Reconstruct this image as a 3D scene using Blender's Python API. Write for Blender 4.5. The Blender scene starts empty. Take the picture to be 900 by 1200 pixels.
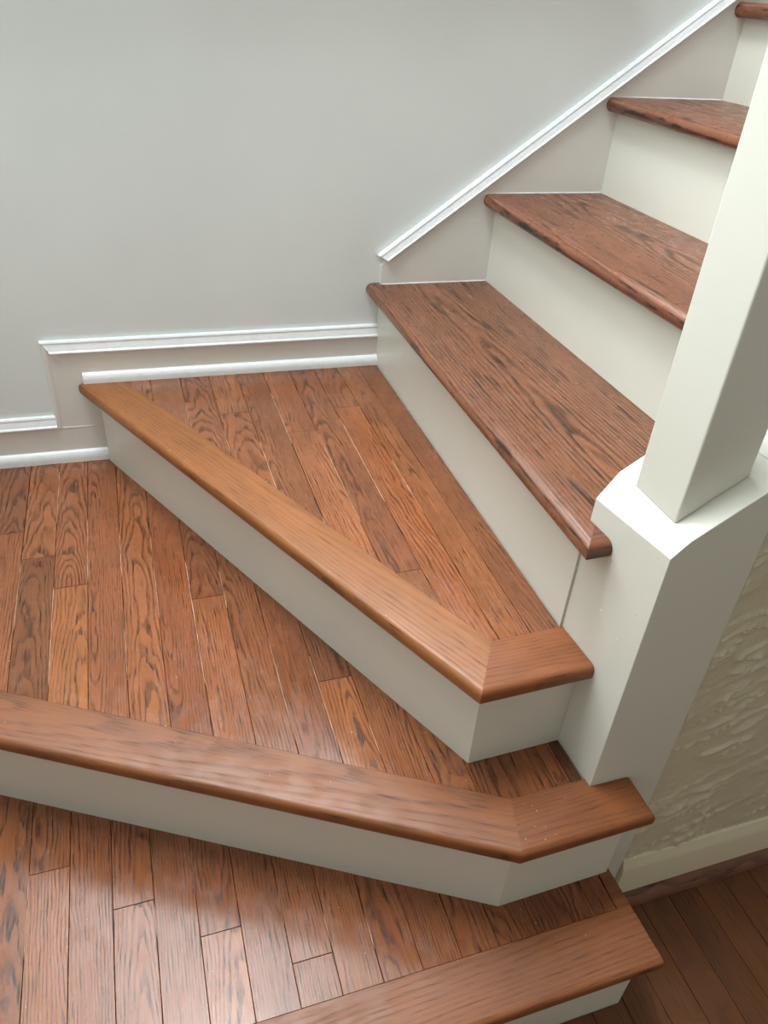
import bpy, bmesh, math, random
from mathutils import Vector, noise
random.seed(7)
scene = bpy.context.scene
COL = scene.collection

# ------------------------------------------------------------------ camera
cam_data = bpy.data.cameras.new('camera')
cam_data.sensor_fit = 'VERTICAL'
cam_data.sensor_height = 36.0
cam_data.lens = 889.58 * 36.0 / 1200.0
cam_data.clip_start = 0.02
cam = bpy.data.objects.new('camera', cam_data)
COL.objects.link(cam)
cam.location = (-0.5257, -1.5819, 1.325)
cam.rotation_euler = (0.95251, -0.05814, -0.30555)
scene.camera = cam

# ------------------------------------------------------------------ light and exposure
world = bpy.data.worlds.new('world')
scene.world = world
world.use_nodes = True
bg = world.node_tree.nodes['Background']
bg.inputs[0].default_value = (1.0, 0.985, 0.89, 1)
bg.inputs[1].default_value = 0.31

def area(name, loc, target, size, size_y, power, color):
    L = bpy.data.lights.new(name, 'AREA')
    L.shape = 'RECTANGLE'; L.size = size; L.size_y = size_y
    L.energy = power; L.color = color
    o = bpy.data.objects.new(name, L); COL.objects.link(o)
    o.location = loc
    d = Vector(target) - Vector(loc)
    o.rotation_euler = d.to_track_quat('-Z', 'Y').to_euler()
    return o
# daylight from the upper floor falling down the stair well
area('stairwell_daylight', (-0.70, -0.38, 3.75), (-0.50, -0.50, 0), 1.2, 0.5, 70, (0.88, 0.95, 1.0))
# the window high in the back wall, above the frame of the photo
area('window_daylight', (-0.40, -0.02, 2.24), (-0.40, -1.02, 2.24), 1.5, 1.46, 33, (0.92, 0.97, 1.0))

vs = scene.view_settings
scene.display_settings.display_device = 'sRGB'
vs.view_transform = 'Standard'
vs.look = 'None'
vs.gamma = 1.0
vs.use_curve_mapping = False
vs.exposure = 0.42

# ------------------------------------------------------------------ materials
def srgb(r, g, b):
    f = lambda c: (c/255/12.92) if c/255 <= .04045 else ((c/255+.055)/1.055)**2.4
    return (f(r), f(g), f(b), 1)

def new_mat(name):
    m = bpy.data.materials.new(name); m.use_nodes = True
    return m, m.node_tree, m.node_tree.nodes['Principled BSDF']

class G:
    """tiny node-graph helper"""
    def __init__(s, nt): s.nt = nt
    def n(s, t, **kw):
        x = s.nt.nodes.new(t)
        for k, v in kw.items(): setattr(x, k, v)
        return x
    def link(s, a, b): s.nt.links.new(a, b)
    def put(s, sock, v):
        if isinstance(v, bpy.types.NodeSocket): s.link(v, sock)
        else: sock.default_value = v
    def math(s, op, a, b=0.0, c=0.0, clamp=False):
        x = s.n('ShaderNodeMath', operation=op, use_clamp=clamp)
        s.put(x.inputs[0], a); s.put(x.inputs[1], b); s.put(x.inputs[2], c)
        return x.outputs[0]
    def vec(s, a, b, c):
        x = s.n('ShaderNodeCombineXYZ'); s.put(x.inputs[0], a); s.put(x.inputs[1], b); s.put(x.inputs[2], c)
        return x.outputs[0]
    def noise(s, v, scale=1.0, detail=2.0, rough=.5):
        x = s.n('ShaderNodeTexNoise'); s.put(x.inputs['Vector'], v)
        x.inputs['Scale'].default_value = scale; x.inputs['Detail'].default_value = detail
        x.inputs['Roughness'].default_value = rough
        return x.outputs['Fac']
    def mix(s, f, a, b, mode='MIX'):
        x = s.n('ShaderNodeMix', data_type='RGBA', blend_type=mode)
        s.put(x.inputs['Factor'], f); s.put(x.inputs['A'], a); s.put(x.inputs['B'], b)
        return x.outputs['Result']
    def smooth(s, v, a, b, lo=0.0, hi=1.0):
        x = s.n('ShaderNodeMapRange', interpolation_type='SMOOTHSTEP')
        s.put(x.inputs['Value'], v); x.inputs['From Min'].default_value = a; x.inputs['From Max'].default_value = b
        x.inputs['To Min'].default_value = lo; x.inputs['To Max'].default_value = hi
        return x.outputs['Result']

def wood(name, light, dark, ring_gap=.0065, ring_amt=.55, pore_amt=.5, rough=.33, wear=.15, warp=.03, streak=0.0, fine=.006):
    """oak cut through its growth rings: UVMap = (along, across) in metres, Seed = (ring depth, taper)"""
    m, nt, bs = new_mat(name); g = G(nt)
    uv = g.n('ShaderNodeUVMap', uv_map='UVMap'); sd = g.n('ShaderNodeUVMap', uv_map='Seed')
    s1 = g.n('ShaderNodeSeparateXYZ'); g.link(uv.outputs[0], s1.inputs[0])
    s2 = g.n('ShaderNodeSeparateXYZ'); g.link(sd.outputs[0], s2.inputs[0])
    u, v, d0, tp = s1.outputs[0], s1.outputs[1], s2.outputs[0], s2.outputs[1]
    k = g.math('MULTIPLY', d0, 97.3)
    w1 = g.noise(g.vec(g.math('MULTIPLY', u, 4.0), g.math('MULTIPLY', v, 14.0), k), 1.0, 2)
    w2 = g.noise(g.vec(g.math('MULTIPLY', u, 18.0), g.math('MULTIPLY', v, 70.0), k), 1.0, 2)
    d = g.math('ADD', g.math('MULTIPLY_ADD', u, tp, d0), g.math('MULTIPLY', g.math('SUBTRACT', w1, .5), warp))
    r = g.math('SQRT', g.math('ADD', g.math('MULTIPLY', v, v), g.math('MULTIPLY', d, d)))
    r = g.math('ADD', r, g.math('MULTIPLY', g.math('SUBTRACT', w2, .5), fine))
    ph = g.math('FRACT', g.math('MULTIPLY', r, 1.0/ring_gap))
    # sharp early-wood edge, slow fade
    early = g.math('MULTIPLY', g.smooth(ph, 0.0, .10), g.smooth(ph, .16, .62, 1, 0))
    pv = g.vec(g.math('MULTIPLY', u, 24.0), g.math('MULTIPLY', v, 560.0), k)
    pore = g.smooth(g.noise(pv, 1.0, 2, .6), .50, .68)
    fib = g.noise(g.vec(g.math('MULTIPLY', u, 9.0), g.math('MULTIPLY', v, 260.0), k), 1.0, 3, .6)
    big = g.noise(g.vec(g.math('MULTIPLY', u, 3.0), g.math('MULTIPLY', v, 22.0), k), 1.0, 2)
    a = g.math('MULTIPLY', early, g.smooth(big, .25, .65, ring_amt*.45, ring_amt))
    a = g.math('ADD', a, g.math('MULTIPLY', pore, g.math('MULTIPLY_ADD', early, pore_amt*.75, pore_amt*.25)))
    a = g.math('ADD', a, g.math('MULTIPLY', g.math('SUBTRACT', fib, .45), .55), clamp=True)
    if streak:
        st = g.noise(g.vec(g.math('MULTIPLY', u, 8.0), g.math('MULTIPLY', v, 75.0), g.math('ADD', k, 7.7)), 1.0, 3, .6)
        a = g.math('ADD', a, g.smooth(st, .56, .70, 0.0, streak), clamp=True)
    col = g.mix(a, light, dark)
    blot = g.noise(g.vec(g.math('MULTIPLY', u, 7.0), g.math('MULTIPLY', v, 16.0), g.math('ADD', k, 3.1)), 1.0, 3)
    hv = g.n('ShaderNodeHueSaturation'); g.link(col, hv.inputs['Color'])
    g.put(hv.inputs['Value'], g.smooth(blot, .2, .8, .86, 1.14))
    oi = g.n('ShaderNodeObjectInfo')
    col = g.mix(1.0, hv.outputs[0], oi.outputs['Color'], 'MULTIPLY')
    g.link(col, bs.inputs['Base Color'])
    rn = g.noise(g.vec(g.math('MULTIPLY', u, 30.0), g.math('MULTIPLY', v, 45.0), k), 1.0, 3)
    g.put(bs.inputs['Roughness'], g.math('ADD', g.smooth(rn, .3, .75, rough-.05, rough+wear), g.math('MULTIPLY', a, .12)))
    bs.inputs['IOR'].default_value = 1.5
    bp = g.n('ShaderNodeBump'); bp.inputs['Strength'].default_value = .05; bp.inputs['Distance'].default_value = .0008
    hh = g.math('SUBTRACT', 1.0, a)
    g.link(hh, bp.inputs['Height']); g.link(bp.outputs[0], bs.inputs['Normal'])
    return m

def paint(name, color, rough=.45, bump=.12, scale=60, blotch=.03):
    m, nt, bs = new_mat(name); g = G(nt)
    tc = g.n('ShaderNodeTexCoord')
    n1 = g.noise(tc.outputs['Object'], 3.0, 3); n2 = g.noise(tc.outputs['Object'], scale, 3)
    hv = g.n('ShaderNodeHueSaturation'); hv.inputs['Color'].default_value = color
    g.put(hv.inputs['Value'], g.smooth(n1, .25, .75, 1-blotch, 1+blotch)); g.link(hv.outputs[0], bs.inputs['Base Color'])
    g.put(bs.inputs['Roughness'], g.smooth(n2, .3, .7, rough-.04, rough+.06))
    bp = g.n('ShaderNodeBump'); bp.inputs['Strength'].default_value = bump; bp.inputs['Distance'].default_value = .001
    g.link(n2, bp.inputs['Height']); g.link(bp.outputs[0], bs.inputs['Normal'])
    return m

M = {}
M['strip'] = wood('oak_strip', srgb(147, 93, 60), srgb(52, 31, 21), ring_gap=.0041, ring_amt=.50, pore_amt=.95, rough=.21, wear=.09, warp=.028, streak=.12)
M['nosing'] = wood('oak_nosing', srgb(144, 92, 53), srgb(70, 41, 24), ring_gap=.0052, ring_amt=.26, pore_amt=.6, rough=.42, wear=.1, warp=.010, fine=.0025)
M['tread'] = wood('oak_tread', srgb(128, 82, 57), srgb(40, 25, 19), ring_gap=.0068, ring_amt=.62, pore_amt=.95, rough=.28, warp=.022, streak=.7, fine=.004)
M['floor'] = wood('oak_floor_shaded', srgb(106, 61, 28), srgb(58, 33, 14), ring_gap=.005, ring_amt=.3, rough=.4)  # brown darkened: the shade at the stair foot is put into the tone
M['wall'] = paint('wall_paint', srgb(226, 231, 229), .55, .10, 45)
M['trim'] = paint('trim_paint', srgb(224, 221, 214), .38, .08, 50)
M['riser'] = paint('riser_paint', srgb(216, 214, 202), .33, .07, 40)
M['white'] = paint('white_and_lit_trim_paint', srgb(238, 241, 242), .28, .015, 40, .01)  # mouldings: light on their upward faces put into the colour; truly white elsewhere
M['plaster'] = paint('plaster_paint', srgb(202, 192, 166), .5, .35, 90)
M['base'] = paint('cream_base_paint', srgb(226, 217, 190), .35, .08, 50)
M['subfloor'] = paint('subfloor_dark', srgb(64, 38, 26), .9)
M['ceiling'] = paint('ceiling_paint', srgb(228, 228, 224), .8)
M['scuffed'] = wood('scuffed_shoe', srgb(122, 78, 58), srgb(70, 40, 28), rough=.5)
M['filler'] = paint('dried_filler', srgb(214, 176, 150), .7)
M['fleck'] = paint('paint_fleck', srgb(235, 228, 215), .6)

# ------------------------------------------------------------------ object helpers
def link(o, parent=None):
    COL.objects.link(o)
    if parent is not None:
        o.parent = parent
    return o

def empty(name, loc, label=None, cat=None, group=None, kind=None):
    o = bpy.data.objects.new(name, None)
    o.empty_display_size = .05
    o.location = loc
    COL.objects.link(o)
    tag(o, label, cat, group, kind)
    return o

def tag(o, label=None, cat=None, group=None, kind=None):
    for k, v in (('label', label), ('category', cat), ('group', group), ('kind', kind)):
        if v: o[k] = v
    return o

def mesh_obj(name, verts, faces, mat, parent=None, smooth=False, uvs=None, seed=None, tone=None):
    """verts in world space; the origin goes to the parent's place or the mesh's own base centre"""
    if parent is not None:
        org = Vector(parent.location)
        p = parent.parent
        while p is not None:
            org += Vector(p.location); p = p.parent
        loc = Vector((0, 0, 0))
    else:
        xs = [v[0] for v in verts]; ys = [v[1] for v in verts]; zs = [v[2] for v in verts]
        org = Vector(((min(xs)+max(xs))/2, (min(ys)+max(ys))/2, min(zs))); loc = org
    me = bpy.data.meshes.new(name)
    me.from_pydata([tuple(Vector(v)-org) for v in verts], [], faces)
    me.update()
    bm = bmesh.new(); bm.from_mesh(me)
    bmesh.ops.recalc_face_normals(bm, faces=bm.faces)
    bm.to_mesh(me); bm.free()
    if smooth:
        me.polygons.foreach_set('use_smooth', [True]*len(me.polygons))
        me.set_sharp_from_angle(angle=math.radians(38))
    if uvs is not None:
        a = me.uv_layers.new(name='UVMap'); b = me.uv_layers.new(name='Seed')
        for l in me.loops:
            a.data[l.index].uv = uvs[l.vertex_index]
            b.data[l.index].uv = seed
    me.materials.append(mat)
    o = bpy.data.objects.new(name, me)
    o.location = loc
    if tone: o.color = (*tone, 1)
    return link(o, parent)

def sub(a, b): return (a[0]-b[0], a[1]-b[1])
def inset(poly, offs):
    """plan polygon (counter-clockwise), edge i (i -> i+1) moved inward by offs[i]"""
    n = len(poly); L = []
    for i in range(n):
        a = poly[i]; b = poly[(i+1) % n]; d = sub(b, a); l = math.hypot(*d); d = (d[0]/l, d[1]/l)
        nx, ny = -d[1], d[0]
        L.append(((a[0]+nx*offs[i], a[1]+ny*offs[i]), d))
    out = []
    for i in range(n):
        (p, d), (q, e) = L[i-1], L[i]
        cr = d[0]*e[1]-d[1]*e[0]
        if abs(cr) < 1e-6: out.append(q); continue
        t = ((q[0]-p[0])*e[1]-(q[1]-p[1])*e[0])/cr
        out.append((p[0]+d[0]*t, p[1]+d[1]*t))
    return out

def area2(poly): return sum(poly[i-1][0]*poly[i][1]-poly[i][0]*poly[i-1][1] for i in range(len(poly)))

def slab(name, poly, z, t, prof, mat, parent, flags=None, grain=(0, 1), smooth=True, seed=None, tone=None, voff=None):
    """board with top at z; prof = [(inset, dz from top)...] down the edges that are flagged"""
    if area2(poly) < 0:
        poly = poly[::-1]
        if flags is not None: flags = flags[::-1][1:] + flags[::-1][:1]
    n = len(poly); flags = flags or [1]*n
    gl = math.hypot(*grain); gd = (grain[0]/gl, grain[1]/gl); gn = (-gd[1], gd[0])
    cx = sum(p[0] for p in poly)/n; cy = sum(p[1] for p in poly)/n
    if voff is None: voff = random.uniform(-.05, .05)
    uo = random.uniform(0, 1.5)
    verts = []; uvs = []
    for ins, dz in prof:
        ring = inset(poly, [ins*f for f in flags])
        for p, q in zip(ring, poly):
            verts.append((p[0], p[1], z-dz))
            rx, ry = p[0]-cx, p[1]-cy
            # past the roll of the nose the grain goes on down the edge
            ex, ey = (q[0]-p[0])*1.0, (q[1]-p[1])*1.0
            if dz > t*.5: rx += 2*ex; ry += 2*ey
            uvs.append((rx*gd[0]+ry*gd[1]+uo, rx*gn[0]+ry*gn[1]+voff))
    faces = []
    for k in range(len(prof)-1):
        for i in range(n):
            j = (i+1) % n
            faces.append((k*n+i, k*n+j, (k+1)*n+j, (k+1)*n+i))
    faces.append(tuple(range(n))); faces.append(tuple(range((len(prof)-1)*n, len(prof)*n))[::-1])
    if seed is None: seed = (random.choice([random.uniform(.004, .02), random.uniform(.02, .09)]), random.uniform(.015, .06)*random.choice([-1, 1]))
    return mesh_obj(name, verts, faces, mat, parent, smooth, uvs, seed, tone)

def bullnose(t, k=7):
    r = t/2
    return [(r-r*math.sin(math.pi*i/(k-1)) if 0 < i < k-1 else r, r-r*math.cos(math.pi*i/(k-1))) for i in range(k)]
PLANK = [(.0006, 0), (0.0001, .0007), (0, .006)]

def wall_prism(name, pts, back, front, mat, parent=None, axis='wall', bev=0.0):
    """outline in the (x, z) plane of the back wall, from depth back to depth front (towards the room)"""
    n = len(pts); f = (lambda x, z, o: WP(x, z, o)) if axis == 'wall' else (lambda x, z, o: (x, -o, z))
    verts = [f(x, z, back) for x, z in pts] + [f(x, z, front) for x, z in pts]
    faces = [tuple(range(n))[::-1], tuple(range(n, 2*n))] + [(i, (i+1) % n, n+(i+1) % n, n+i) for i in range(n)]
    return mesh_obj(name, verts, faces, mat, parent)

TA = -0.02803
def WP(x, z, o): return (x + o*TA*-0.0, x*TA - o, z)       # o = distance out from the skirting face

def sweep(name, prof, path, mat, parent=None, smooth=True):
    """prof = [(out, up)], path = [(x, z, (ux, uz))] on the back wall: 'up' follows (ux, uz)"""
    n = len(prof); verts = []; faces = []
    for x, z, (ux, uz) in path:
        for o, h in prof: verts.append(WP(x+ux*h, z+uz*h, o))
    for k in range(len(path)-1):
        for i in range(n):
            j = (i+1) % n
            faces.append((k*n+i, k*n+j, (k+1)*n+j, (k+1)*n+i))
    faces.append(tuple(range(n))[::-1]); faces.append(tuple(range((len(path)-1)*n, len(path)*n)))
    return mesh_obj(name, verts, faces, mat, parent, smooth)

# plank laying: strips along y between piecewise-linear chains
def interp(ch, x):
    for (xa, ya), (xb, yb) in zip(ch, ch[1:]):
        if xa <= x <= xb: return ya+(yb-ya)*(x-xa)/(xb-xa) if xb > xa else ya
    return ch[0][1] if x < ch[0][0] else ch[-1][1]

def clip(x0, x1, y0, y1, lo, hi):
    xs = {x0, x1}
    for ch in (lo, hi):
        for (xa, ya), (xb, yb) in zip(ch, ch[1:]):
            for x in (xa, xb):
                if x0 < x < x1: xs.add(x)
            for yy in (y0, y1):
                if (ya-yy)*(yb-yy) < 0:
                    x = xa+(xb-xa)*(yy-ya)/(yb-ya)
                    if x0 < x < x1: xs.add(x)
    xs = sorted(xs)
    B = [(x, max(y0, interp(lo, x))) for x in xs]; T = [(x, min(y1, interp(hi, x))) for x in xs]
    keep = [i for i in range(len(xs)) if T[i][1]-B[i][1] > -1e-9]
    if len(keep) < 2: return None
    poly = [B[i] for i in keep]+[T[i] for i in keep[::-1]]
    out = []
    for p in poly:
        if not out or math.hypot(p[0]-out[-1][0], p[1]-out[-1][1]) > 4e-4: out.append(p)
    if math.hypot(out[0][0]-out[-1][0], out[0][1]-out[-1][1]) < 4e-4: out.pop()
    # drop collinear
    res = []
    n = len(out)
    for i in range(n):
        a, b, c = out[i-1], out[i], out[(i+1) % n]
        if abs((b[0]-a[0])*(c[1]-b[1])-(b[1]-a[1])*(c[0]-b[0])) > 1e-8: res.append(b)
    if len(res) < 3 or abs(area2(res))/2 < 2.5e-5: return None
    return res

def seam_filler(parent, lines, z):
    verts = []; faces = []
    for x, ya, yb in lines:
        n0 = len(verts); w = random.uniform(.00025, .00045)
        k = max(2, int(abs(ya-yb)/.012))
        for i in range(k+1):
            y = ya+(yb-ya)*i/k; ww = w*random.uniform(.35, 1.15) if 0 < i < k else .00005
            verts += [(x-ww, y, z), (x+ww, y, z), (x, y, z-.004)]
        for i in range(k):
            q = n0+3*i
            faces += [(q, q+1, q+4, q+3), (q+1, q+2, q+5, q+4), (q+2, q, q+3, q+5)]
        faces += [(n0, n0+1, n0+2), (n0+3*k, n0+3*k+1, n0+3*k+2)]
    o = mesh_obj('seam_filler', verts, faces, M['filler'], parent)
    o['kind'] = 'stuff'
WARM = [(1, 1, 1), (1.06, .98, .92), (.92, .9, .9), (1.04, 1, .98), (.86, .82, .82), (1.0, .94, .88), (1.1, 1.02, .94), (.95, .95, .97)]
def lay(parent, seams, joints, tones, lo, hi, z, mat, gap=.0005, ymin=-3, ymax=1, specials={}):
    """seams: x positions; joints: {strip: [y...]}; tones: {(strip, piece): colour}, piece 0 is the one nearest the wall"""
    for i, (x0, x1) in enumerate(zip(seams, seams[1:])):
        ys = sorted([ymin]+joints.get(i, [])+[ymax], reverse=True)
        for k, (ya, yb) in enumerate(zip(ys, ys[1:])):
            poly = clip(x0+gap/2, x1-gap/2, yb+gap/2, ya-gap/2, lo, hi)
            if not poly: continue
            t = tones.get((i, k)) or random.choice(WARM)
            sp = specials.get((i, k), {})
            slab('plank', poly, z-random.uniform(0, .0005), .006, PLANK, mat, parent, smooth=False, tone=t, **sp)

# ------------------------------------------------------------------ measured layout (metres)
H = 0.19
RUN = 0.25116
Z = {k: k*H for k in range(1, 8)}
Z[7] = 1.318
SOFT = [(.009, 0), (.0052, .0008), (.0022, .0030), (.0006, .0062), (0, .0105), (0, .0165), (.0008, .0215), (.0032, .0252), (.0075, .027)]
NT = .027                          # tread thickness
PY0, PY1 = -1.0518, -0.902         # newel pedestal, room face and stair face
PX = 0.0135
PXB = 0.0035                       # its stair-side corner: the boxing stands slightly askew
PYB = -0.909
PF = lambda y: PX + (y-PY0)*(PXB-PX)/(PYB-PY0)
CK = .0340                           # kink of the pedestal cap
WALL = 0.014                       # wall face lies this far behind the skirting face

# ------------------------------------------------------------------ the setting
wb = mesh_obj('wall_back', [WP(-1.4, -.02, -WALL), WP(2.2, -.02, -WALL), WP(2.2, 4.2, -WALL), WP(-1.4, 4.2, -WALL),
                            WP(-1.4, -.02, -WALL-.1), WP(2.2, -.02, -WALL-.1), WP(2.2, 4.2, -WALL-.1), WP(-1.4, 4.2, -WALL-.1)],
              [(0, 1, 2, 3), (4, 5, 6, 7), (0, 1, 5, 4), (1, 2, 6, 5), (2, 3, 7, 6), (3, 0, 4, 7)], M['wall'])
tag(wb, 'pale grey painted wall behind the stairs, rising out of frame', kind='structure')

def box(name, x0, x1, y0, y1, z0, z1, mat, parent=None):
    v = [(x, y, z) for z in (z0, z1) for x, y in ((x0, y0), (x1, y0), (x1, y1), (x0, y1))]
    return mesh_obj(name, v, [(3, 2, 1, 0), (4, 5, 6, 7), (0, 1, 5, 4), (1, 2, 6, 5), (2, 3, 7, 6), (3, 0, 4, 7)], mat, parent)

wl = box('wall_left', -1.37, -1.27, -3.6, .05, 0, 4.2, M['wall'])
tag(wl, 'painted wall on the left, outside the photo', kind='structure')
cl = box('ceiling', -1.37, 2.2, -3.6, -1.12, 2.45, 2.6, M['ceiling'])
tag(cl, 'painted ceiling of the lower hall', kind='structure')

wn = empty('window_1', (-.40, -.02, 1.46), 'white framed window high in the back wall, above the photo', kind='structure')
for n_, a_ in (('sill', (-1.22, .42, -.055, .012, 1.44, 1.48)), ('head', (-1.22, .42, -.045, .012, 3.00, 3.08)),
               ('jamb', (-1.22, -1.16, -.045, .03, 1.4805, 2.9995)), ('jamb', (.36, .42, -.045, -.006, 1.4805, 2.9995))):
    box(n_, *a_, M['white'], wn)

cu = box('ceiling', -1.37, 2.2, -1.1195, .11, 4.2, 4.3, M['ceiling'])
tag(cu, 'painted ceiling over the stair well', kind='structure')

fl = empty('floor', (0.3, -1.6, -.012), 'brown oak strip floor at the foot of the stairs, darkened for its shade', kind='structure')
mesh_obj('subfloor', [(-1.27, -3.0, -.012), (1.8, -3.0, -.012), (1.8, .02, -.012), (-1.27, .02, -.012),
                      (-1.27, -3.0, -.03), (1.8, -3.0, -.03), (1.8, .02, -.03), (-1.27, .02, -.03)],
         [(0, 1, 2, 3), (4, 5, 6, 7), (0, 1, 5, 4), (1, 2, 6, 5), (2, 3, 7, 6), (3, 0, 4, 7)], M['subfloor'], fl)
fs = [.02+.0583*i for i in range(-21, 20)]
fs = [x for x in fs if -1.2 < x]
FD = [(1, 1, 1), (.88, .84, .8), (1.08, 1.0, .9), (.94, .92, .86), (.8, .76, .7), (1.03, .96, .9)]
fj = {i: [-1.05-random.uniform(.25, .9), -2.2-random.uniform(-.2, .5)] for i in range(len(fs))}
ft = {(i, k): random.choice(FD) for i in range(len(fs)) for k in range(4)}
lay(fl, fs, fj, ft, [(-3, -2.95), (3, -2.95)], [(-3, -1.2072), (.0595, -1.2072), (.06, -1.046), (3, -1.046)], 0.0, M['floor'], gap=.0006)

# ------------------------------------------------------------------ winder steps
# --- step 3 (upper winder)
N3A, N3B, N3C = (-.672, .0345), (-.1617, -.9975), (.0135, -.9945)
def unit(a, b):
    d = sub(b, a); l = math.hypot(*d); return (d[0]/l, d[1]/l)
def offs_line(a, b, o):
    d = unit(a, b); n = (d[1]*-1, d[0])           # left of a->b
    return (a[0]+n[0]*o, a[1]+n[1]*o), (b[0]+n[0]*o, b[1]+n[1]*o)
def cross_pt(a, b, c, e):
    d = sub(b, a); f = sub(e, c); cr = d[0]*f[1]-d[1]*f[0]
    t = ((c[0]-a[0])*f[1]-(c[1]-a[1])*f[0])/cr
    return (a[0]+d[0]*t, a[1]+d[1]*t)

def wall_y(x, o=0.0): return x*TA - o

def nose_lines(A, B, C, o):
    """the A-B-C nosing front line moved inward by o: start, corner, end"""
    a1, b1 = offs_line(A, B, o); b2, c2 = offs_line(B, C, o)
    return a1, cross_pt(a1, b1, b2, c2), c2

def riser_board(name, pts, z0, z1, th, mat, parent, label=None):
    """vertical board following plan points (front face), thickness inward (left of the walk)"""
    n = len(pts); inner = []
    for i in range(n):
        if i == 0: inner.append(offs_line(pts[0], pts[1], th)[0])
        elif i == n-1: inner.append(offs_line(pts[-2], pts[-1], th)[1])
        else:
            a1, b1 = offs_line(pts[i-1], pts[i], th); b2, c2 = offs_line(pts[i], pts[i+1], th)
            inner.append(cross_pt(a1, b1, b2, c2))
    ring = list(pts)+inner[::-1]; m = len(ring)
    verts = [(x, y, z0) for x, y in ring]+[(x, y, z1) for x, y in ring]
    faces = [tuple(range(m))[::-1], tuple(range(m, 2*m))]+[(i, (i+1) % m, m+(i+1) % m, m+i) for i in range(m)]
    o = mesh_obj(name, verts, faces, mat, parent)
    if label: o['label'] = label
    return o

def subfloor(poly, z, parent):
    return slab('subfloor', poly, z-.0065, .012, [(0, 0), (0, .012)], M['subfloor'], parent, smooth=False)

s1 = empty('winder_step', (-.5, -1.1, 0), 'lowest winder step, in the bottom foreground, with square brown oak front nosing', 'step', 'winding lower steps')
s2 = empty('winder_step', (-.5, -.7, Z[1]), 'middle winder step, broad and plank-topped, its bent nosing crossing the left edge of the photo', 'step', 'winding lower steps')
s3 = empty('winder_step', (-.2, -.4, Z[2]), 'upper winder step, wedge of oak planks edged by a honey-coloured nosing', 'step', 'winding lower steps')

NOSE_TONE = (1, 1, 1)
# step 3
i3a, i3b, i3c = nose_lines(N3A, N3B, N3C, .0835)
i3a = (i3a[0], i3a[1])
A0 = cross_pt(N3A, N3B, (-1, wall_y(-1, .001)), (0, wall_y(0, .001)))
A1 = cross_pt(i3a, i3b, (-1, wall_y(-1, .001)), (0, wall_y(0, .001)))
slab('nosing', [A0, N3B, i3b, A1], Z[3], NT, SOFT, M['nosing'], s3, [1, 0, 0, 0], grain=sub(N3B, A0), seed=(.05, .02), tone=(1.08, 1.0, .84))['label'] = 'long honey-brown nosing board with a mitred end'
slab('nosing', [N3B, (PF(N3C[1])-.0008, N3C[1]), (PF(i3c[1])-.0008, i3c[1]), i3b], Z[3], NT, SOFT, M['nosing'], s3, [1, 0, 0, 0], grain=(1, 0.02), seed=(.03, .03), tone=(.92, .74, .64))['label'] = 'short reddish nosing board'
r3a, r3b, r3c = nose_lines(N3A, N3B, N3C, .029)
R0 = cross_pt(r3a, r3b, (-1, wall_y(-1, .012)), (0, wall_y(0, .012)))
riser_board('riser', [R0, r3b, (PF(r3c[1])-.0004, r3c[1])], Z[2]-.004, Z[3]-NT+.001, .018, M['riser'], s3)
lo3 = [(A1[0]-.2, A1[1]+.2*(i3b[1]-A1[1])/(i3b[0]-A1[0])*-1), A1, i3b, (PX, i3c[1])]
hi3 = [(-2, wall_y(-2, .001)), (1, wall_y(1, .001))]
s3seams = [-.63, -.574, -.515, -.452, -.390, -.329, -.270, -.211, -.153, -.098, -.048, -.0012]
T3 = {(3, 0): (.88, .8, .8), (4, 0): (1.05, .98, .92), (4, 1): (1.0, .9, .84), (5, 0): (.88, .82, .78), (6, 0): (1.0, .88, .82), (6, 1): (1.08, .98, .92),
      (7, 0): (.86, .77, .76), (8, 0): (.95, .86, .8), (8, 1): (1.07, .9, .78), (9, 0): (.97, .9, .82), (10, 0): (.82, .72, .66)}
lay(s3, s3seams, {4: [-.177], 6: [-.28], 8: [-.197], 7: [-.74]}, T3, lo3, hi3, Z[3], M['strip'],
    specials={(9, 0): dict(seed=(.006, .03), voff=.0), (4, 1): dict(seed=(.004, .05), voff=.004), (3, 0): dict(seed=(.004, -.06), voff=-.008)})
subfloor([(A1[0]-.05, A1[1]-.02), (i3b[0]-.04, i3b[1]-.03), (0, i3c[1]-.03), (0, wall_y(0, .001))], Z[3], s3)

# step 2
N2A, N2B, N2C = (-1.268, -.494), (-.1292, -1.1222), (.0822, -1.1190)
i2a, i2b, i2c = nose_lines(N2A, N2B, N2C, .0855)
i2c = (i2c[0], -1.0385); i2b = (i2b[0], -1.0405)
slab('nosing', [N2A, N2B, i2b, i2a], Z[2], NT, SOFT, M['nosing'], s2, [1, 0, 0, 0], grain=sub(N2B, N2A), seed=(.07, .03), tone=(.84, .71, .60))['label'] = 'long nosing board mitred to a short return'
slab('nosing', [N2B, N2C, (N2C[0], PY0-.0008), (PX-.0008, PY0-.0008), (PF(-1.0385)-.0008, -1.0385), i2b], Z[2], NT, SOFT, M['nosing'], s2, [1, 1, 0, 0, 0, 0], grain=(1, .02), seed=(.03, -.03), tone=(.82, .66, .56))['label'] = 'short reddish nosing board lapping past the pedestal'
r2a, r2b, r2c = nose_lines(N2A, N2B, N2C, .029)
r2a = (-1.268, r2a[1]+.003)
riser_board('riser', [r2a, r2b, (.0668, r2c[1])], Z[1]-.004, Z[2]-NT+.001, .018, M['riser'], s2)
box('riser_return', .05, .0668, r2c[1]+.018, PY0-.001, Z[1]+.0005, Z[2]-NT+.001, M['riser'], s2)
lo2 = [(-1.268, i2a[1]+(i2b[1]-i2a[1])/(i2b[0]-i2a[0])*(-1.268-i2a[0])), i2b, (PX, -1.0385)]
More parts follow.
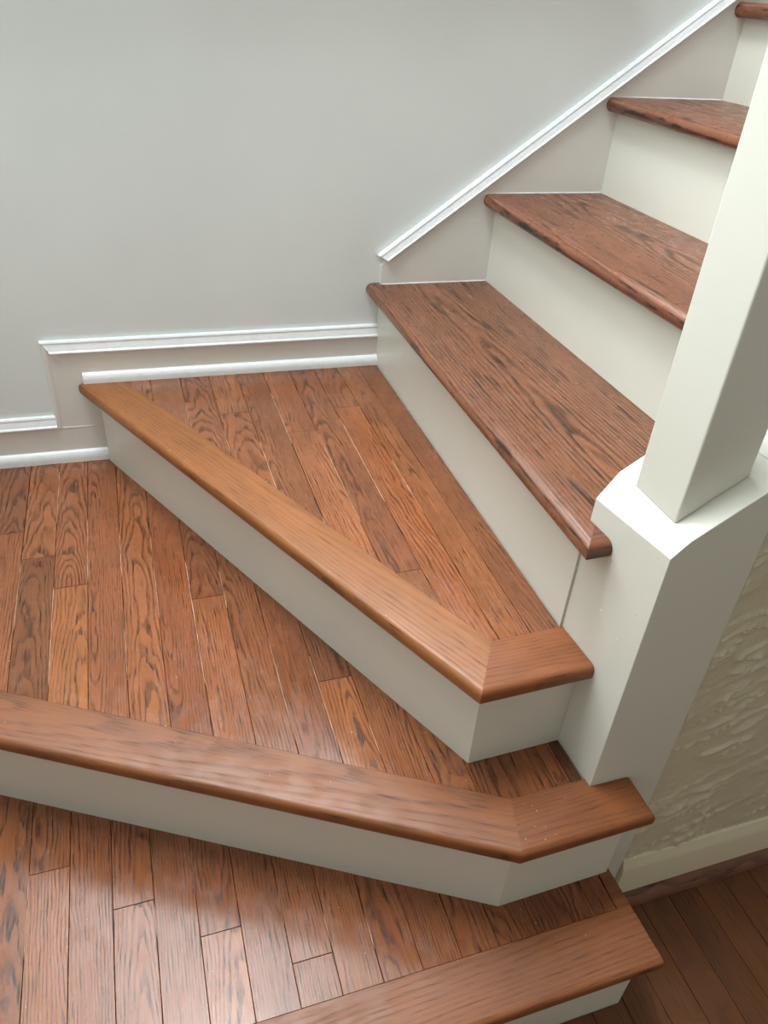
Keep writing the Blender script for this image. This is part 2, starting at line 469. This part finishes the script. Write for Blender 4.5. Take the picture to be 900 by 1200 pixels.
hi2 = [(-2, wall_y(-2, .001)), (R0[0], wall_y(R0[0], .001)), (R0[0]+.001, R0[1]+.003), (r3b[0]+.006, r3b[1]+.006), (PX, r3c[1]+.006)]
s2seams = [-1.262, -1.204, -1.146, -1.087, -1.029, -.970, -.911, -.853, -.793, -.733, -.674, -.6145, -.556, -.497, -.4385, -.381, -.322, -.265, -.2035, -.149, -.0955, -.0335, -.010, .0076]
T2 = {(7, 0): (.74, .7, .72), (7, 1): (.95, .84, .8), (8, 0): (1.05, .96, .86), (8, 1): (.72, .68, .68), (9, 0): (.98, .88, .84), (9, 1): (1.16, 1.08, .92),
      (10, 0): (.96, .84, .8), (11, 0): (1.03, .92, .84), (12, 0): (.92, .76, .7), (13, 0): (.8, .7, .68), (13, 1): (1.06, .94, .88),
      (14, 0): (.9, .82, .78), (15, 0): (.78, .68, .64), (16, 0): (.68, .6, .58), (16, 1): (1.12, 1.0, .86), (17, 0): (.98, .86, .76),
      (18, 0): (.92, .8, .7), (19, 0): (.74, .64, .6), (20, 0): (.86, .74, .68), (21, 0): (.9, .78, .7), (22, 0): (.42, .38, .38)}
lay(s2, s2seams, {7: [-.2335], 8: [-.3245], 9: [-.4245], 13: [-.512], 16: [-.7595], 3: [-.3], 5: [-.45]}, T2, lo2, hi2, Z[2], M['strip'],
    specials={(11, 0): dict(seed=(.004, .035), voff=.004), (8, 0): dict(seed=(.006, .05), voff=.006), (9, 0): dict(seed=(.003, -.07), voff=-.004), (7, 0): dict(seed=(.004, .06), voff=.01)})
subfloor([(-1.265, lo2[0][1]-.03), (i2b[0]-.02, i2b[1]-.03), (PX-.002, -1.06), (PX-.002, r3c[1]+.02), (r3b[0]+.02, r3b[1]+.02), (R0[0]+.02, wall_y(R0[0], .001)), (-1.265, wall_y(-1.265, .001))], Z[2], s2)

# step 1
Y1 = -1.2335
slab('nosing', [(-1.268, Y1), (.0775, Y1), (.0722, PY0-.001), (.055, PY0-.001), (.052, -1.147), (-1.268, -1.147)], Z[1], NT, SOFT, M['nosing'], s1, [1, 0, 0, 0, 0, 0], grain=(1, 0), seed=(.06, .03), tone=(.84, .70, .62))['label'] = 'wide reddish-brown nosing board'
riser_board('riser', [(-1.268, -1.2065), (.0686, -1.2065)], -.004, Z[1]-NT+.001, .018, M['riser'], s1)
box('riser_return', .05, .0686, -1.1885, PY0-.001, .0005, Z[1]-NT+.001, M['riser'], s1)
s1seams = [-1.262, -1.204, -1.146, -1.087, -1.028, -.969, -.91, -.849, -.788, -.730, -.670, -.612, -.553, -.4955, -.435, -.377, -.3185, -.2605, -.2015, -.143, -.0815, -.022, .016, .0515]
lo1 = [(-2, -1.1465), (1, -1.1465)]
hi1 = [(-1.268, r2a[1]+.006), (r2b[0]+.003, r2b[1]+.006), (.0668, r2c[1]+.006), (.0669, PY0-.002), (.2, PY0-.002)]
T1 = {(7, 0): (.86, .78, .74), (8, 0): (.86, .78, .76), (8, 1): (1.1, .98, .9), (9, 0): (.94, .82, .78), (10, 0): (1.0, .86, .78), (10, 1): (1.05, .96, .92), (11, 0): (.95, .86, .8),
      (12, 0): (.86, .76, .72), (12, 1): (1.14, 1.02, .92), (13, 0): (.88, .78, .74), (14, 0): (.94, .84, .78), (14, 1): (.9, .84, .84), (15, 0): (1.0, .9, .82), (16, 0): (.98, .86, .8), (17, 0): (.94, .82, .76), (18, 0): (.9, .76, .68), (19, 0): (.84, .7, .6), (20, 0): (.66, .54, .48), (21, 0): (.8, .64, .52), (22, 0): (.82, .66, .54)}
lay(s1, s1seams, {8: [-.857], 10: [-.9435], 12: [-1.0165], 14: [-1.088]}, T1, lo1, hi1, Z[1], M['strip'],
    specials={(10, 1): dict(seed=(.004, .05), voff=.008), (12, 1): dict(seed=(.01, .04), voff=.02)})
subfloor([(-1.265, -1.17), (.05, -1.17), (.05, r2c[1]+.02), (r2b[0]+.02, r2b[1]+.02), (-1.265, r2a[1]+.02)], Z[1], s1)

# ------------------------------------------------------------------ straight steps
LAB = {4: 'first straight step above the winders, dark oak tread with mitred end at the pedestal',
       5: 'second straight step up, dark oak tread cut off on the right by the white post',
       6: 'third straight step up, short foreshortened tread left of the post top',
       7: 'topmost step in view, a rounded nosing end and white riser in the corner'}
SEED = {4: (.006, .028), 5: (.03, .04), 6: (.02, .03), 7: (.03, .03)}
TT = {4: (1.0, .96, .92), 5: (1.02, .94, .92), 6: (1.02, .95, .94), 7: (1, .9, .85)}
for k in range(4, 8):
    x = (k-4)*RUN
    s = empty('stair_step', (x+.12, -.45, Z[k-1]), LAB[k], 'step', 'straight upper steps')
    xn = x-.030
    xe = x+RUN-.0005 if k < 7 else x+.32
    yw = wall_y(x, -.010) if k == 4 else wall_y(x, .0005)
    yw0 = wall_y(xn, -.0125) if k == 4 else wall_y(xn, .0005)
    if k == 4:
        poly = [(xn, yw0), (xn, -.963), (PF(-.921)-.0006, -.921), (PF(PYB)-.0006, PYB+.0008), (CK, PY1+.001), (xe, PY1+.001), (xe, wall_y(xe, .0005)), (.012, wall_y(.012, .0005)), (.001, wall_y(0, -.012))]
        fl_ = [1, 0, 0, 0, 0, 0, 0, 0, 0]
    else:
        poly = [(xn, yw0), (xn, PY1+.001), (xe, PY1+.001), (xe, wall_y(xe, .0005))]
        fl_ = [1, 0, 0, 0]
    slab('tread', poly, Z[k], NT, bullnose(NT, 9), M['tread'], s, fl_, grain=(0, 1), seed=SEED[k], tone=TT[k], voff=.045 if k == 4 else .03)
    if k == 4:
        s4 = s
        slab('return_nosing', [(xn, -.963), (PF(-.963)-.0006, -.963), (PF(-.921)-.0006, -.921)], Z[k], NT, bullnose(NT, 9), M['tread'], s, [1, 0, 0], grain=(1, 0), tone=(.8, .66, .6))['label'] = 'small mitred end return of the nosing'
    y0 = wall_y(x, .0005)
    if k == 4:
        riser_board('riser', [(x, wall_y(x, -.012)), (x, PYB+.0006)], Z[k-1]-.004, Z[k]-NT+.001, .018, M['riser'], s)
    else:
        riser_board('riser', [(x, y0), (x, PY1+.001)], Z[k-1]-.0005, Z[k]-NT+.001, .018, M['riser'], s)

# ------------------------------------------------------------------ baseboards and the stringer trim on the back wall
def base_shoe(h, o):                      # quarter round in front of the board
    return [(-.004, 0)]+[(o, 0)]+[(-.004+(o+.004)*math.cos(a), h*.35+h*.65*math.sin(a)) for a in [i*math.pi/12 for i in range(0, 7)]]
def cap_prof(h, o):                       # small ogee cap, bottom bead to wall
    return [(-WALL, 0), (o-.003, 0), (o-.0008, h*.05), (o, h*.14), (o-.0012, h*.22), (o-.0035, h*.27), (o-.0045, h*.45), (o-.0075, h*.68), (o-.0080, h*.80), (o-.0070, h*.86), (o-.0085, h*.97), (-WALL, h)]

bl = empty('baseboard_left', (-.95, wall_y(-.95), Z[2]), 'short lower baseboard at the left edge with cap and shoe whitened for the light they catch', kind='structure')
BX0 = -1.268
wall_prism('board', [(BX0, Z[2]), (R0[0]+.01, Z[2]), (R0[0]+.01, .4640), (BX0, .4640)], -WALL, -.004, M['trim'], bl)
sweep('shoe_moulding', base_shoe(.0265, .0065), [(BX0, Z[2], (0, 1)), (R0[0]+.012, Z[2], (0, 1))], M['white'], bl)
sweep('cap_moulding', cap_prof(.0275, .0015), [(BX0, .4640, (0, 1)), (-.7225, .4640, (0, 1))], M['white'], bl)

bb = empty('baseboard_back', (-.33, wall_y(-.33), Z[3]), 'upper baseboard along the wedge step, returning down at its left end', kind='structure')
wall_prism('board', [(-.650, .590), (-.650, Z[3]), (.002, Z[3]), (.002, .637), (-.703, .637)], -WALL, -.004, M['trim'], bb)
wall_prism('vertical_board', [(-.7115, .6452), (-.7115, .4645), (-.612, .4645), (-.612, Z[3]-.03), (-.640, Z[3]), (-.6505, Z[3]), (-.6505, .590), (-.7035, .6375)], -WALL, -.0045, M['trim'], bb)
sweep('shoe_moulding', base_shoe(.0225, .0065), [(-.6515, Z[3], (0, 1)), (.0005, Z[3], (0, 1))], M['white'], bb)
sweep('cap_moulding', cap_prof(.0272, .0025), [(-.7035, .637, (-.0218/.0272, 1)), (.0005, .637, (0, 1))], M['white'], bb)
sweep('side_moulding', [(-WALL, 0), (-.0036, 0), (-.0022, .004), (-.0036, .009), (-.008, .013), (-WALL, .013)], [(-.7115, .4645, (-1, 0)), (-.7115, .6452, (-1, 1.25))], M['trim'], bb)

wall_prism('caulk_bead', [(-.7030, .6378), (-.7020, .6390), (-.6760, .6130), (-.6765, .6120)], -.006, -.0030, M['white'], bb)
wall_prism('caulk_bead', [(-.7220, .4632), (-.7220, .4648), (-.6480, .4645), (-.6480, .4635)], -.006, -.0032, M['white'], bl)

tr = empty('trim_1', (.3, wall_y(.3), Z[4]), 'sloping skirt board beside the straight steps, topped by a moulding whitened for the light it catches', kind='structure')
SL = .7208
SX0 = -.004
top = lambda x: .8131+SL*(x-.0159)
XE = .95
wall_prism('skirt_board', [(SX0+.004, Z[4]-.02), (.26, Z[4]-.02), (.26, .9), (.51, .9), (.51, 1.1), (.76, 1.1), (.76, 1.25), (XE, 1.29), (XE, top(XE)), (SX0+.004, top(SX0+.004))], -WALL, 0.0, M['trim'], tr)
cs = 1/math.hypot(1, SL); upv = (-SL*cs, cs)
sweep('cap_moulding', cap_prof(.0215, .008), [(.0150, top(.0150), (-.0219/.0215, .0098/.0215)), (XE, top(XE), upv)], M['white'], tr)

# ------------------------------------------------------------------ half wall, pedestal and post on the right

capz = lambda x: .8040+(x-PX)*1.05 if x < CK else .8040+(CK-PX)*1.05+.665*(x-CK)
ped = empty('newel_pedestal', (.076, (PY0+PY1)/2, 0), 'off-white boxed newel pedestal at the end of the half wall, under the square post', 'pedestal')
XR = .1415
def xz_prism(name, pts, y0, y1, mat, parent=None, bev=.0012, skew=False):
    n = len(pts)
    verts = [(x, y0, z) for x, z in pts]+[(PXB, PYB, z+(PXB-PX)*1.05 if z > 0 else z) if skew and x == PX else (x, y1, z) for x, z in pts]
    faces = [tuple(range(n)), tuple(range(n, 2*n))[::-1]]+[(i, n+i, n+(i+1) % n, (i+1) % n) for i in range(n)]
    o = mesh_obj(name, verts, faces, mat, parent)
    if bev:
        b = o.modifiers.new('bevel', 'BEVEL'); b.width = bev; b.segments = 2; b.limit_method = 'ANGLE'
    return o
CT = .012
xz_prism('casing', [(PX, 0), (XR, 0), (XR, capz(XR)), (CK, capz(CK)), (PX, capz(PX))], PY0, PY1, M['riser'], ped, .0010, True)

XE2 = 1.75
hw = empty('wall_right', (.9, (PY0+PY1)/2, 0), 'half wall of rough trowelled plaster below the sloping cap on the right', kind='structure')
# rough trowelled plaster as relief on a grid
def plaster():
    nx, nz = 260, 220
    X0, X1 = XR+.0003, .80
    verts = []; faces = []
    for j in range(nz+1):
        for i in range(nx+1):
            x = X0+(X1-X0)*i/nx
            z = (capz(x)-CT)*j/nz
            # strokes run up to the right
            a = x*math.cos(.34)+z*math.sin(.34); b = -x*math.sin(.34)+z*math.cos(.34)
            w = noise.noise(Vector((x*9, z*9, 2.0)))*.02
            s = noise.noise(Vector((a*8, (b+w)*44, 1.0)))
            m_ = min(1, max(0, noise.noise(Vector((a*9, b*14, 7)))*2.2+.75))
            step = min(1, max(0, s*7+.5))                       # lapped trowel strokes with a raised lip
            lip = max(0, 1-abs(s-.09)*9)
            pk = noise.noise(Vector((x*42, z*55, 5)))+.5*noise.noise(Vector((x*95, z*110, 8)))
            pock = min(1, max(0, (pk-.33)*4))*min(1, max(0, .35+1.6*noise.noise(Vector((x*7, z*7, 9)))))
            s2_ = noise.noise(Vector((a*15, b*85, 11)))
            lip += .55*max(0, 1-abs(s2_-.12)*10)
            h = m_*(.0022*step+.0032*lip)+.0010*noise.noise(Vector((a*5, b*26, 3)))+.0030*pock+.0004*noise.noise(Vector((x*130, z*130, 0)))
            if i == 0 or j == 0: h = 0
            verts.append((x, PY0+.0040-h, z))
    for j in range(nz):
        for i in range(nx):
            q = j*(nx+1)+i
            faces.append((q, q+1, q+nx+2, q+nx+1))
    # back sheet closes it
    nv = len(verts)
    verts += [(X0, PY0+.02, 0), (X1, PY0+.02, 0), (X1, PY0+.02, capz(X1)-CT), (X0, PY0+.02, capz(X0)-CT)]
    faces.append((nv, nv+3, nv+2, nv+1))
    return mesh_obj('plaster', verts, faces, M['plaster'], hw, smooth=True)
plaster()
xz_prism('core', [(XR+.0003, 0), (XE2, 0), (XE2, capz(XE2)-CT), (XR+.0003, capz(XR)-CT)], PY0+.021, PY1, M['riser'], hw, 0)
xz_prism('core', [(.8003, 0), (XE2, 0), (XE2, capz(XE2)-CT), (.8003, capz(.80)-CT)], PY0+.006, PY0+.0208, M['plaster'], hw, 0)
xz_prism('cap', [(XR+.0002, capz(XR)-CT), (XE2, capz(XE2)-CT), (XE2, capz(XE2)), (XR+.0002, capz(XR))], PY0-.0003, PY1+.0003, M['riser'], hw, 0)

# square post standing on the cap
PO = dict(x0=.0345, x1=.1175, y0=-1.0195, y1=-.9365)
v = []
for x, y in ((PO['x0'], PO['y0']), (PO['x1'], PO['y0']), (PO['x1'], PO['y1']), (PO['x0'], PO['y1'])): v.append((x, y, capz(x)+.0001))
for x, y in ((PO['x0'], PO['y0']), (PO['x1'], PO['y0']), (PO['x1'], PO['y1']), (PO['x0'], PO['y1'])): v.append((x, y, 2.62))
post = mesh_obj('newel_post', v, [(3, 2, 1, 0), (4, 5, 6, 7), (0, 1, 5, 4), (1, 2, 6, 5), (2, 3, 7, 6), (3, 0, 4, 7)], M['riser'])
b = post.modifiers.new('bevel', 'BEVEL'); b.width = .0022; b.segments = 2; b.limit_method = 'ANGLE'
tag(post, 'tall square off-white post rising out of frame from the pedestal cap', 'post')

# baseboard of the lower hall
br = empty('baseboard_right', (.5, PY0, 0), 'cream baseboard with a scuffed brown shoe along the rough plaster', kind='structure')
def yz_sweep(name, prof, x0, x1, mat, parent, smooth=True, wooduv=False):
    n = len(prof)
    verts = [(x, y, z) for x in (x0, x1) for y, z in prof]
    faces = [tuple(range(n)), tuple(range(n, 2*n))[::-1]]+[(i, (i+1) % n, n+(i+1) % n, n+i) for i in range(n)]
    uvs = [(x, z) for x in (x0, x1) for y, z in prof] if wooduv else None
    return mesh_obj(name, verts, faces, mat, parent, smooth, uvs, (.03, .02) if wooduv else None)
B0 = PY0+.0045
yz_sweep('board', [(B0, .001), (B0-.013, .001), (B0-.013, .094), (B0-.011, .104), (B0-.0075, .112), (B0-.0055, .120), (B0, .122)], XR+.0008, XE2, M['base'], br)
yz_sweep('shoe_moulding', [(B0-.0131, .0005)]+[(B0-.0131-.018*math.cos(a), .0005+.024*math.sin(a)) for a in [i*math.pi/10 for i in range(6)]], XR-.06, XE2, M['scuffed'], br, wooduv=True)

# thin caulk beads where treads meet the skirt
for k, xa, xb in ((4, .004, .2505), (5, .222, .5015), (6, .473, .752)):
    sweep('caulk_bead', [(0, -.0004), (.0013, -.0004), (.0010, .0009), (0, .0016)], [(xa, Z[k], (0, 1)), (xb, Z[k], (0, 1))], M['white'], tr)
# filled nail holes and dents on the pedestal's stair face
def spots():
    verts = []; faces = []
    for y, z, r in ((-.966, .738, .0022), (-.958, .800-.03, .0012), (-.9735, .655, .003), (-.988, .640, .0018), (-1.014, .640, .0018), (-.982, .555, .0015), (-1.03, .70, .0014)):
        n0 = len(verts); c = 7
        for i in range(c):
            t = i*math.tau/c
            yy, zz = y+r*.6*math.cos(t), z+r*1.5*math.sin(t)
            verts.append((PF(yy)-.0001, yy, zz)); 
        verts.append((PF(y)-.0009, y, z))
        for i in range(c): faces.append((n0+i, n0+(i+1) % c, n0+c))
    o = mesh_obj('filler_spots', verts, faces, M['white'], ped)
    o['kind'] = 'stuff'
spots()
# dried filler standing in some of the seams
seam_filler(s2, [(-.733, -.02, -.22), (-.793, -.33, -.52), (-.733, -.42, -.66), (-.674, -.22, -.42), (-.6145, -.28, -.42), (-.6145, -.56, -.67), (-.556, -.3, -.55), (-.497, -.4, -.72),
                 (-.4385, -.44, -.55), (-.381, -.64, -.86), (-.322, -.70, -.90), (-.265, -.86, -.92)], Z[2]-.0002)
seam_filler(s3, [(-.452, -.10, -.22), (-.390, -.24, -.33), (-.329, -.30, -.48), (-.270, -.10, -.32), (-.211, -.28, -.60), (-.153, -.24, -.55), (-.098, -.42, -.60), (-.270, -.57, -.63)], Z[3]-.0002)
seam_filler(s1, [(-.788, -.85, -.98), (-.553, -.87, -.95), (-.435, -.98, -1.03), (-.377, -1.03, -1.07), (-.3185, -1.05, -1.1), (-.612, -.95, -1.0)], Z[1]-.0002)

# ------------------------------------------------------------------ specks of dropped filler and paint on the treads
def specks():
    verts = []; faces = []
    spots = []
    for _ in range(26): spots.append((random.uniform(-.8, .05), random.uniform(-1.22, -.9), Z[1], random.uniform(.0005, .0013)))
    for _ in range(30):
        x = random.uniform(-.8, 0); spots.append((x, -1.05-.55*(x+.1)+random.uniform(-.05, .12), Z[2], random.uniform(.0005, .0014)))
    for _ in range(14): spots.append((random.uniform(-.12, .06), random.uniform(-1.11, -1.0), Z[2], random.uniform(.0005, .0015)))
    for _ in range(24):
        y = random.uniform(-.95, -.1); x = -.62+(-.05-y)*.5
        spots.append((x+random.uniform(-.01, .2), y, Z[3], random.uniform(.0004, .001)))
    for _ in range(10): spots.append((random.uniform(0, .2), random.uniform(-.85, -.1), Z[4], random.uniform(.0004, .001)))
    spots = [s for s in spots if not (s[2] == Z[2] and s[1] > interp(hi2, s[0])-.01) and not (s[2] == Z[1] and s[1] > interp(hi1, s[0])-.01)]
    spots = [s for s in spots if not (s[2] == Z[2] and s[1] < (-1.115 if s[0] > -.13 else -1.115-.55*(s[0]+.13)))]
    spots = [s for s in spots if not (s[2] == Z[3] and s[0] > -.004)]
    for step, zz in ((s1, Z[1]), (s2, Z[2]), (s3, Z[3]), (s4, Z[4])):
        verts = []; faces = []
        for x, y, z, r in [q for q in spots if q[2] == zz]:
            n0 = len(verts); a0 = random.random()*6
            for i in range(5):
                a = a0+i*math.tau/5; rr = r*random.uniform(.6, 1.3)
                verts.append((x+rr*math.cos(a), y+rr*math.sin(a), z-.0006))
            verts.append((x, y, z+r*.55))
            for i in range(5): faces.append((n0+i, n0+(i+1) % 5, n0+5))
            faces.append(tuple(range(n0, n0+5))[::-1])
        o = mesh_obj('paint_flecks', verts, faces, M['fleck'], step)
        o['kind'] = 'stuff'
        o['label'] = 'tiny pale flecks of dropped paint'
specks()
